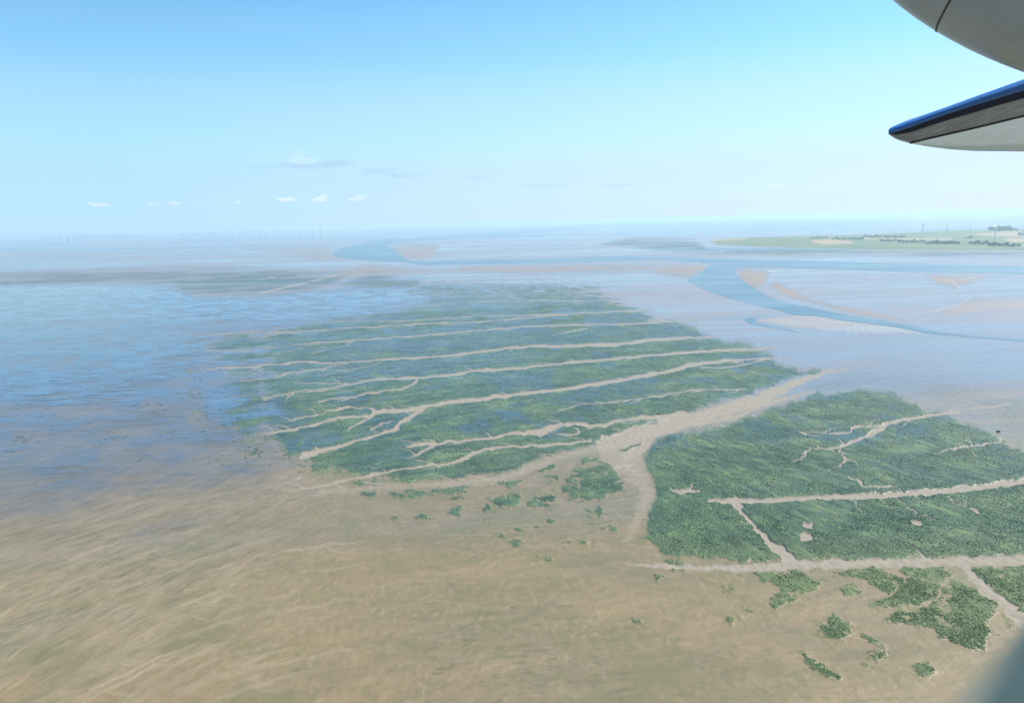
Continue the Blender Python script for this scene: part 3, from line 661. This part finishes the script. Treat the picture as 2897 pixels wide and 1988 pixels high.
def trunk_mesh(h):
    V, F = [], []
    for k, (z, r_) in enumerate(((-.5, .45), (h * .5, .32), (h, .18))):
        for q in range(7): V.append((math.cos(q * .8976) * r_, math.sin(q * .8976) * r_, z))
    for k in range(2):
        for q in range(7): F.append((k * 7 + q, k * 7 + (q + 1) % 7, k * 7 + 7 + (q + 1) % 7, k * 7 + 7 + q))
    return npmesh('trunk', V, F)
TREES = []
for sd_, w_, h_ in ((1, 5.5, 5.2), (2, 6.5, 6.2), (3, 4.2, 6.8), (4, 5.0, 4.2)):
    TREES.append((crown_mesh(sd_, w_, h_), trunk_mesh(h_ * 1.2)))
for cm, tm in TREES: cm.materials.append(LEAF); tm.materials.append(BARK)
def plant_row(u0, u1, v, n, label, group, scale=1.0, dv=2.0):
    for k in range(n):
        u = u0 + (u1 - u0) * (k + .5 + (rnd.random() - .5) * .7) / n
        p = ground(u, v + (rnd.random() - .5) * dv, 1.15)
        t = empty('tree', p, label, 'tree', group)
        t.rotation_euler = (0, 0, rnd.random() * 6.28); sc_ = scale * (.75 + .5 * rnd.random()); t.scale = (sc_,) * 3
        cm, tm = TREES[rnd.randrange(4)]
        link('crown', cm, None, t); link('trunk', tm, None, t)
ROWS = [
 (2292, 2342, 674.5, 11, 'dark tree of the hedge behind the salmon-pink field on the green island', 'hedge behind the pink field'),
 (2354, 2446, 678.0, 17, 'dark tree in the row at the right end of the salmon-pink field', 'row at the end of the pink field'),
 (2440, 2492, 671.0, 11, 'tree of the short dark row behind the pale stubble strip', 'short row behind the stubble strip'),
 (2494, 2560, 671.5, 12, 'tree of the low row to the right, behind the pale stubble strip', 'low row behind the stubble strip'),
 (2490, 2534, 683.5, 9, 'tree of the short hedge in front of the pale stubble strip', 'short hedge before the stubble strip'),
 (2540, 2616, 686.0, 15, 'tree of the thin low hedge between the stubble strip and the big copse', 'thin low hedge on the green island'),
 (2618, 2716, 690.0, 26, 'tree of the biggest dark copse in the middle of the green island', 'big copse on the green island'),
 (2742, 2800, 690.5, 13, 'tree of the hedge between the big copse and the farthest right turbine', 'hedge right of the big copse'),
 (2794, 2852, 696.0, 14, 'tree of the dark clump at the foot of the wind turbine with grey tower', 'clump at the turbine foot'),
 (2852, 2884, 696.5, 6, 'small tree of the low hedge at the right edge of the green island', 'low hedge at the right edge'),
 (2732, 2752, 674.5, 4, 'tree of the tiny lone clump in the middle of the far green field', 'lone clump in the far field'),
]
for r_ in ROWS: plant_row(*r_, scale=1.25)
for k in range(3):
    plant_row(2794 + 9 * k, 2880 - 12 * k, 652.5 - 1.5 * k, 16 - 3 * k, 'tree of the blue-grey far wood behind the tan fields', 'far wood behind the tan fields', 1.9 + .4 * k, 1.0)

# ------------------------------------------------------------------ farm buildings among the trees
ROOFP = paint('pale roof', (.62, .60, .58), .6, .3, .2, .3); WALLP = paint('white wall', (.74, .72, .68), .7, .3); ROOFD = paint('dark roof', (.10, .10, .115), .7, .3, .3, .3); WALLD = paint('dark brick', (.20, .13, .11), .8, .3, .3, 1.0)
def house(u, v, L, W, H, RH, wm, rm, rot, label, name='farmhouse', cat='farmhouse'):
    t = empty(name, ground(u, v, 1.15), label, cat); t.rotation_euler = (0, 0, rot)
    a, b = L / 2, W / 2
    V = [(-a, -b, 0), (a, -b, 0), (a, b, 0), (-a, b, 0), (-a, -b, H), (a, -b, H), (a, b, H), (-a, b, H), (-a, 0, H + RH), (a, 0, H + RH)]
    me = bpy.data.meshes.new('wall'); me.from_pydata(V, [], [(0, 1, 5, 4), (2, 3, 7, 6), (1, 2, 6, 9, 5), (3, 0, 4, 8, 7)]); link('wall', me, wm, t)
    e = .6; k = RH / b
    V = [(-a - e, -b - e, H - k * e + .05), (a + e, -b - e, H - k * e + .05), (a + e, 0, H + RH + .05), (-a - e, 0, H + RH + .05), (a + e, b + e, H - k * e + .05), (-a - e, b + e, H - k * e + .05)]
    V += [(x, y, z + .3) for x, y, z in V]
    me = bpy.data.meshes.new('roof'); me.from_pydata(V, [], [(6, 7, 8, 9), (9, 8, 10, 11), (0, 3, 2, 1), (3, 5, 4, 2), (0, 1, 7, 6), (5, 11, 10, 4), (1, 2, 8, 7), (2, 4, 10, 8), (0, 6, 9, 3), (3, 9, 11, 5)]); link('roof', me, rm, t)
house(2329, 672, 22, 11, 4, 5, WALLP, ROOFP, .2, 'white farmhouse with pale roof at the left end of the hedge behind the pink field')
house(2352, 674, 26, 12, 4, 5, WALLP, ROOFP, -.1, 'white farmhouse with pale roof right of the hedge, behind the pink field')
house(2889, 664, 34, 24, 12, 9, WALLD, ROOFD, .3, 'dark barn standing on the tan field at the right edge', 'barn', 'barn')
house(2448, 675, 30, 12, 4, 4, WALLP, ROOFP, .0, 'long white farm shed at the left end of the pale stubble strip', 'shed', 'shed')

# ------------------------------------------------------------------ wind turbines
def ring_mesh(name, secs, n=12):
    V, F = [], []
    for z, r_ in secs:
        for q in range(n): V.append((math.cos(q * 2 * math.pi / n) * r_, math.sin(q * 2 * math.pi / n) * r_, z))
    for k in range(len(secs) - 1):
        for q in range(n): F.append((k * n + q, k * n + (q + 1) % n, (k + 1) * n + (q + 1) % n, (k + 1) * n + q))
    me = npmesh(name, V, F); return me
def blade_mesh(L, c0):
    V, F = [], []
    secs = ((0, .5, .5), (.08, .55, .5), (.2, 1.0, .25), (.6, .6, .14), (1.0, .16, .05))
    for z, c_, t_ in secs:
        V += [(-c0 * c_ * .35, 0, z * L), (0, -c0 * t_ * .5, z * L), (c0 * c_ * .65, 0, z * L), (0, c0 * t_ * .5, z * L)]
    for k in range(4):
        for q in range(4): F.append((k * 4 + q, k * 4 + (q + 1) % 4, k * 4 + 4 + (q + 1) % 4, k * 4 + 4 + q))
    F.append((16, 17, 18, 19))
    return npmesh('blade', V, F)
def turbine(u, v, H, L, phase, label, yaw=.5, z=1.15, fat=1.0):
    t = empty('wind_turbine', ground(u, v, z), label, 'wind turbine', 'turbines on the green island'); t.rotation_euler = (0, 0, yaw)
    link('tower', ring_mesh('tower', ((-1, 3.4 * fat), (H * .5, 3.4 * fat), (H, 2.8 * fat))), WHITE, t)
    bm = bmesh.new(); bmesh.ops.create_cube(bm, size=1); bmesh.ops.scale(bm, vec=(4.5, 12, 4.5), verts=bm.verts); bmesh.ops.bevel(bm, geom=bm.edges[:], offset=1.1, segments=2, affect='EDGES'); bmesh.ops.translate(bm, vec=(0, 1.5, H + 2), verts=bm.verts)
    me = bpy.data.meshes.new('nacelle'); bm.to_mesh(me); bm.free(); link('nacelle', me, WHITE, t)
    hb = ring_mesh('hub', ((0, .1), (.8, 1.3), (2.2, 1.9), (3.4, 2.0))); h = link('hub', hb, WHITE, t); h.location = (0, -8, H + 2); h.rotation_euler = (-math.pi / 2, 0, 0)
    bl = blade_mesh(L, 6.5 * fat); bl.materials.append(WHITE)
    for k in range(3):
        b = link('blade', bl, None, t); b.location = (0, -6.2, H + 2); b.rotation_euler = (0, phase + k * 2.0944, 0)
turbine(2609, 670, 88, 36, .25, 'white wind turbine behind the low tree rows, leftmost of the five on the green island', .5)
turbine(2678, 656, 64, 30, .9, 'white wind turbine on the far shore of the green island, second from the left', .4)
turbine(2744, 655, 68, 30, .1, 'white wind turbine left of the far blue-grey wood, third from the left', .6)
turbine(2813, 689, 88, 36, .6, 'white wind turbine whose foot stands in the dark clump, tallest of the five', .5)
turbine(2891, 671, 52, 26, .4, 'white wind turbine beside the dark barn at the right edge', .5)
# far wind farm on the left horizon: too small to show parts
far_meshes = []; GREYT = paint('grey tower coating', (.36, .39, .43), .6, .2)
for ph in (.1, .7, 1.3, 1.8):
    H, L = 105.0, 52.0; Vs, Fs = [], []
    def addm(V, F):
        o = len(Vs); Vs.extend(V); Fs.extend([tuple(i + o for i in f) for f in F])
    n = 8; V = []; F = []
    for z, r_ in ((-1, 5.5), (H, 3.8)):
        for q in range(n): V.append((math.cos(q * .7854) * r_, math.sin(q * .7854) * r_, z))
    for q in range(n): F.append((q, (q + 1) % n, n + (q + 1) % n, n + q))
    addm(V, F)
    addm([(x, y, z) for x in (-3, 3) for y in (-5, 7) for z in (H, H + 6)], [(0, 1, 3, 2), (4, 6, 7, 5), (0, 4, 5, 1), (2, 3, 7, 6), (1, 5, 7, 3), (0, 2, 6, 4)])
    for k in range(3):
        a = ph + k * 2.0944; ca, sa = math.cos(a), math.sin(a); V = []
        for z, w_ in ((0, 2.0), (.2 * L, 3.2), (L, .8)):
            for x, y in ((-w_, -6), (0, -7), (w_, -6), (0, -5)): V.append((x * ca + z * sa, y, H + 3 - x * sa + z * ca))
        addm(V, [(q, (q + 1) % 4, 4 + (q + 1) % 4, 4 + q) for q in range(4)] + [(4 + q, 4 + (q + 1) % 4, 8 + (q + 1) % 4, 8 + q) for q in range(4)] + [(8, 9, 10, 11)])
    far_meshes.append(npmesh('wind_turbine', Vs, Fs, False)); far_meshes[-1].materials.append(GREYT)
far_u = []
for a, b, n in ((120, 168, 4), (168, 300, 15), (300, 420, 13), (500, 640, 13), (640, 760, 9), (770, 940, 9)):
    far_u += [a + (b - a) * (k + rnd.random() * .8) / n for k in range(n)]
for u in far_u:
    hz = 662 - u * 72 / 2897
    p = ground(u, hz + 27 + rnd.random() * 6, 0.4)
    o = link('wind_turbine', far_meshes[rnd.randrange(4)]); o.location = p; o.rotation_euler = (0, 0, .3)
    tag(o, 'tiny pale wind turbine in the hazy wind farm along the left horizon', 'wind turbine', 'hazy wind farm on the left horizon')

# ------------------------------------------------------------------ clouds
def cloud_mesh(w, dpt, h, seed, lumps):
    bm = bmesh.new(); bmesh.ops.create_icosphere(bm, subdivisions=4, radius=1)
    r = random.Random(seed); cs = [Vector((r.uniform(-1, 1), r.uniform(-1, 1), r.uniform(-.2, 1))).normalized() for _ in range(lumps)]
    for v in bm.verts:
        n = v.co.normalized(); k = .55
        for q, c_ in enumerate(cs): k += .42 * max(0, n.dot(c_) - .84) / .16 * (1 if q % 2 else .7)
        z = n.z * k; z = z if z > 0 else z * .45
        v.co = Vector((n.x * k * w / 2, n.y * k * dpt / 2, z * h))
    for f in bm.faces: f.smooth = True
    me = bpy.data.meshes.new('cloud'); bm.to_mesh(me); bm.free(); return me
def vol_cloud(tau_len, alb):
    m = NT('thin cloud'); v = m.n('ShaderNodeVolumePrincipled'); v.inputs['Color'].default_value = (*alb, 1); v.inputs['Density'].default_value = 1.0 / tau_len; v.inputs['Anisotropy'].default_value = .1
    return m.vol(v.outputs[0])
def cloud(u, v, wpx, hpx, dist, label, mat, seed, group=None, lumps=16, fine=True):
    s_ = dist / FPX / K
    p = atdepth(u, v, dist)
    o = link('cloud', cloud_mesh(wpx * s_, wpx * s_ * .7, hpx * s_, seed, lumps), mat); o.location = p
    tag(o, label, 'cloud', group)
    return o
CWHITE = vol_cloud(430, (1, 1, 1)); CSOFT = vol_cloud(1500, (1, .99, 1))
D = 26000
cloud(286, 581, 58, 9, D, 'small white cloud low over the left horizon, leftmost of the row', CWHITE, 1)
cloud(430, 578, 30, 8, D, 'tiny white cloud low over the horizon, left of a close pair', CWHITE, 2)
cloud(496, 577, 40, 8, D, 'tiny flat white cloud low over the horizon, right of a close pair', CWHITE, 3)
cloud(664, 574, 26, 7, D, 'very faint tiny white puff left of the longer white clouds', CWHITE, 4)
cloud(805, 567, 58, 13, D, 'lumpy white cloud low under the left end of the big grey cloud', CWHITE, 5)
cloud(902, 569, 52, 12, D, 'lumpy white cloud low under the middle of the big grey cloud', CWHITE, 6)
cloud(1012, 565, 50, 12, D, 'brightest small white cloud, right end of the low row', CWHITE, 7)
cloud(2190, 531, 34, 9, D, 'lone tiny white cloud low over the right horizon', CWHITE, 8)
G1 = vol_cloud(3200, (.46, .50, .60)); G2 = vol_cloud(2700, (.40, .48, .58))

cloud(852, 460, 96, 26, 15000, 'rounded whitish middle of the large faint grey cloud', CSOFT, 11)
cloud(760, 474, 110, 13, 15200, 'thin grey wisp at the left end of the large faint cloud', G2, 12)
cloud(890, 474, 220, 18, 15500, 'broad pale grey base of the large faint cloud', G1, 13)
cloud(950, 464, 100, 14, 15300, 'small grey puff right of the whitish rounded cloud', G2, 14)
cloud(1058, 490, 120, 15, 15200, 'grey streak cloud just right of the large faint cloud', G2, 15)
cloud(1150, 500, 110, 16, 15200, 'grey sloping wisp at the right end of the cloud bank', G2, 16)
cloud(1355, 506, 66, 12, 16000, 'small separate grey cloud right of the cloud bank', G2, 17)
cloud(1545, 528, 110, 10, 17000, 'flat faint grey cloud above the middle of the horizon', G2, 18)
cloud(1752, 526, 90, 9, 17000, 'flat faint grey cloud, rightmost of the grey ones', G2, 19)

# ------------------------------------------------------------------ small things on the flats
m = NT('feathers'); WH = m.surf(m.bsdf((.82, .82, .80), .6, .3))
GREYW = paint('grey feathers', (.35, .36, .38), .6, .3)
def gull(u, v, depth):
    p = atdepth(u, v, depth)
    t = empty('bird', p, 'white gull flying low over the brown mud with wings raised', 'bird'); t.rotation_euler = (0, 0, R(-60))
    secs = [(-.30, .015, 0), (-.22, .05, 0), (-.05, .085, .005), (.10, .08, .01), (.19, .05, .02), (.24, .052, .03), (.29, .035, .03), (.34, .01, .02)]
    V, F = [], []; n = 10
    for x, r_, z in secs:
        for q in range(n): V.append((x, math.cos(q * .6283) * r_, z + math.sin(q * .6283) * r_ * .9))
    for k in range(len(secs) - 1):
        for q in range(n): F.append((k * n + q, k * n + (q + 1) % n, (k + 1) * n + (q + 1) % n, (k + 1) * n + q))
    for sgn in (-1, 1):
        o = len(V); st = [(0, .05, .0, .16, -.06), (.25, .12, .03, .19, -.05), (.45, .20, .05, .16, -.07), (.70, .23, -.02, .06, -.12)]
        for y, z, xc, xa, xb in st:
            V += [(xa, sgn * (y + .05), z), ((xa + xb) / 2, sgn * (y + .05), z + .015), (xb, sgn * (y + .05), z - .005), ((xa + xb) / 2, sgn * (y + .05), z - .012)]
        for k in range(3):
            for q in range(4): F.append((o + k * 4 + q, o + k * 4 + (q + 1) % 4, o + k * 4 + 4 + (q + 1) % 4, o + k * 4 + 4 + q))
        F.append((o + 12, o + 13, o + 14, o + 15))
    V += [(-.28, -.03, 0), (-.28, .03, 0), (-.42, .08, 0), (-.42, -.08, 0), (-.28, -.03, .015), (-.28, .03, .015), (-.42, .08, .008), (-.42, -.08, .008)]
    o = len(V) - 8; F += [(o, o + 1, o + 2, o + 3), (o + 7, o + 6, o + 5, o + 4), (o, o + 3, o + 7, o + 4), (o + 1, o + 5, o + 6, o + 2), (o + 3, o + 2, o + 6, o + 7)]
    link('body', npmesh('bird', V, F), WH, t); t.scale = (1.15,) * 3
gull(845, 1352, 250)
def shrub(u, v, size, label):
    r = np.random.default_rng(5); V, F = [], []
    for k in range(160):
        d_ = r.normal(size=3); d_ /= np.linalg.norm(d_); d_[2] = abs(d_[2]); q = d_ * (.4 + .6 * r.random()) * size * np.array([1, .8, .55])
        a = r.normal(size=3); a /= np.linalg.norm(a); b = np.cross(a, r.normal(size=3)); b /= np.linalg.norm(b); z = .22 * size; i = len(V)
        V += [q - a * z, q + b * z, q + a * z, q - b * z]; F.append((i, i + 1, i + 2, i + 3))
    o = link('shrub', npmesh('shrub', V, F, False), LEAF); o.location = ground(u, v, .1); tag(o, label, 'shrub')
shrub(2824, 1220, 1.7, 'small dark lone shrub on the bare mud above the right marsh')

# ------------------------------------------------------------------ the aircraft the picture was taken from
plane = empty('airplane', atdepth(2900, 400, 6.5), 'grey airplane parts with blue-edged tailplane at the upper right', 'airplane')
def plink(name, me, mat, parent=plane):
    o = link(name, me, mat, parent)
    if parent is plane: o.matrix_parent_inverse = Matrix.Translation(-plane.location)
    return o
GREY = paint('grey aircraft paint', (.33, .385, .43), .35, .5, .25, 2.2)
m = NT('worn grey underside'); oc = m.n('ShaderNodeTexCoord').outputs['Object']
n1 = m.noise(m.mapped(oc, (1, 5, 5)), 4.0, 5, .65); n2 = m.noise(m.mapped(oc, (1.2, 1.2, 1.2)), 5.0, 4, .6)
PALEG = m.surf(m.bsdf(m.mix(m.ramp(n1, .30, .75), (.64, .82, 1.0), (.52, .68, .86)), .42, .8, Metallic=.7))
m = NT('dark grey panel'); oc = m.n('ShaderNodeTexCoord').outputs['Object']; n1 = m.noise(m.mapped(oc, (1, 4, 4)), 5.0, 5, .65)
DARKG = m.surf(m.bsdf(m.mix(m.ramp(n1, .35, .7), (.07, .10, .15), (.18, .245, .34)), .4, .5, Metallic=.3))
BLUE = paint('blue edge paint', (.015, .15, .50), .3, .5, .2, 3.0)
BLACK = paint('dark seam', (.012, .014, .02), .6, .3)
# tailplane: outline stations in photograph pixels and depth -> real points
ST = [(236, 1303, 1335, 1339, 1342), (250, 1284, 1336, 1345, 1349), (285, 1266, 1330, 1370, 1374), (330, 1248, 1318, 1394, 1397), (390, 1226, 1297, 1412, 1416), (455, 1203, 1275, 1428, 1432), (620, 1142, 1215, 1387, 1466), (850, 1061, 1135, 1335, 1495), (1100, 970, 1055, 1278, 1512), (1595, 795, 905, 1158, 1518), (2200, 575, 725, 1010, 1505), (3200, 215, 420, 770, 1450)]
def tp(x, y, lebot, extra=0.0):
    return atdepth(2447 + x / 3.5444, y / 3.5444, 6.0 + max(0, (y - lebot)) / 610 * 1.5 + extra)
upv = Vector(UPV); toward = -Vector(FWV)
le, fp, rp = [], [], []
for x, a, b, c_, e in ST:
    A, Bp = tp(x, a, b, .05), tp(x, b, b)
    hgt = (A - Bp).length; loop = []
    for k in range(7):
        t = k / 6; q = A.lerp(Bp, t) + toward * (.5 * hgt) * math.sin(math.pi * t); loop.append(q)
    le.append(loop)
    fp.append([Bp.lerp(tp(x, c_, b), t) - upv * .012 * math.sin(math.pi * t) * min(1, (c_ - b) / 100) for t in (0, .2, .45, .75, 1)])
    Sx, Ex = tp(x, c_, b), tp(x, e, b)
    under = [Sx.lerp(Ex, t) - upv * .006 * math.sin(math.pi * t) for t in (0, .35, .7, 1)]
    top = [Ex.lerp(A, t) + upv * (.02 + .05 * math.sin(math.pi * t)) * min(1, (e - b) / 150) for t in (.25, .55, .85)]
    rp.append(under + top + [A + (A - Bp) * .02])
def loft(name, rows, cap=True, solid=0.0):
    n = len(rows[0]); V = [tuple(p) for r_ in rows for p in r_]; F = []
    for i in range(len(rows) - 1):
        for q in range(n - 1): F.append((i * n + q, i * n + q + 1, (i + 1) * n + q + 1, (i + 1) * n + q))
    me = npmesh(name, V, F); return me
tail = plink('tailplane', loft('tailplane', rp), PALEG)
o = plink('leading_edge', loft('leading_edge', le), BLUE, tail); 
o = plink('front_panel', loft('front_panel', [[r_[0].lerp(r_[1], .0)] + r_[1:] for r_ in fp]), DARKG, tail)
SHADE = paint('painted edge shade', (.018, .026, .06), .9, .1)
o = plink('edge_shade', loft('edge_shade', [[r_[0] - upv * .003, r_[0].lerp(r_[1], .6) - upv * .004, r_[0].lerp(r_[1], 1.0).lerp(r_[2], .15) - upv * .003] for r_ in fp]), SHADE, tail)  # shade under the blue leading edge, put in as a thin dark strip
def tube(name, pts, r_, mat, parent):
    V, F = [], []; n = 6; P = [Vector(p) for p in pts]
    for i, p in enumerate(P):
        t = (P[min(i + 1, len(P) - 1)] - P[max(i - 1, 0)]).normalized(); a = t.cross(Vector((.3, .2, 1))).normalized(); b = t.cross(a)
        for q in range(n): V.append(tuple(p + (a * math.cos(q * 1.0472) + b * math.sin(q * 1.0472)) * r_))
    for i in range(len(P) - 1):
        for q in range(n): F.append((i * n + q, i * n + (q + 1) % n, (i + 1) * n + (q + 1) % n, (i + 1) * n + q))
    return plink(name, npmesh(name, V, F), mat, parent)
tube('panel_gap', [r_[-1] - upv * .002 for r_ in fp[5:]], .011, BLACK, tail)
# nacelle: body of revolution beside the tailplane, its long axis falling to the right and away
ctr = atdepth(2948.7, -154.7, 5.0)
e1 = (Vector(RTV) * math.cos(.657) - Vector(UPV) * math.sin(.657)).normalized() * math.cos(.294) - Vector(FWV) * math.sin(.294)
e2 = e1.cross(Vector(FWV)).normalized(); e3 = e1.cross(e2)
A_, B_ = 1.576, .716
def spheroid(s, th, k=1.0):
    r_ = B_ * math.sqrt(max(0, 1 - (s / A_) ** 2)) * k
    return ctr + e1 * s + (e2 * math.cos(th) + e3 * math.sin(th)) * r_
V, F = [], []; NS, NT_ = 60, 72
for i in range(NS + 1):
    s_ = -A_ * math.cos(math.pi * i / NS) * .9995
    for q in range(NT_): V.append(tuple(spheroid(s_, q * 2 * math.pi / NT_)))
for i in range(NS):
    for q in range(NT_): F.append((i * NT_ + q, i * NT_ + (q + 1) % NT_, (i + 1) * NT_ + (q + 1) % NT_, (i + 1) * NT_ + q))
nac = plink('nacelle', npmesh('nacelle', V, F), GREY)
tube('panel_gap', [spheroid(-.251, q * 2 * math.pi / 90, 1.0005) for q in range(91)], .006, BLACK, nac)
# blurred corner of the cabin window frame, close to the lens
wf = smooth_pts([(2530, 2260), (2690, 2135), (2822, 2025), (2945, 1905), (3050, 1775), (3130, 1615)], 6)
rows = []
for i, (u, v) in enumerate(wf):
    t = wf[min(i + 1, len(wf) - 1)] - wf[max(i - 1, 0)]; t /= np.hypot(*t); nrm = np.array([-t[1], t[0]])
    if nrm[0] < 0: nrm = -nrm
    P0 = atdepth(u, v, .16); P1 = atdepth(u + nrm[0] * 60, v + nrm[1] * 60, .157); P2 = atdepth(u + nrm[0] * 420, v + nrm[1] * 420, .156)
    rows.append([P0 + Vector(FWV) * .012, P0, P1, P2, P2 + Vector(FWV) * .014, P0 + Vector(FWV) * .012])
WF = paint('grey window frame', (.62, .50, .34), .8, .1)
plink('window_frame', loft('window_frame', rows), WF)
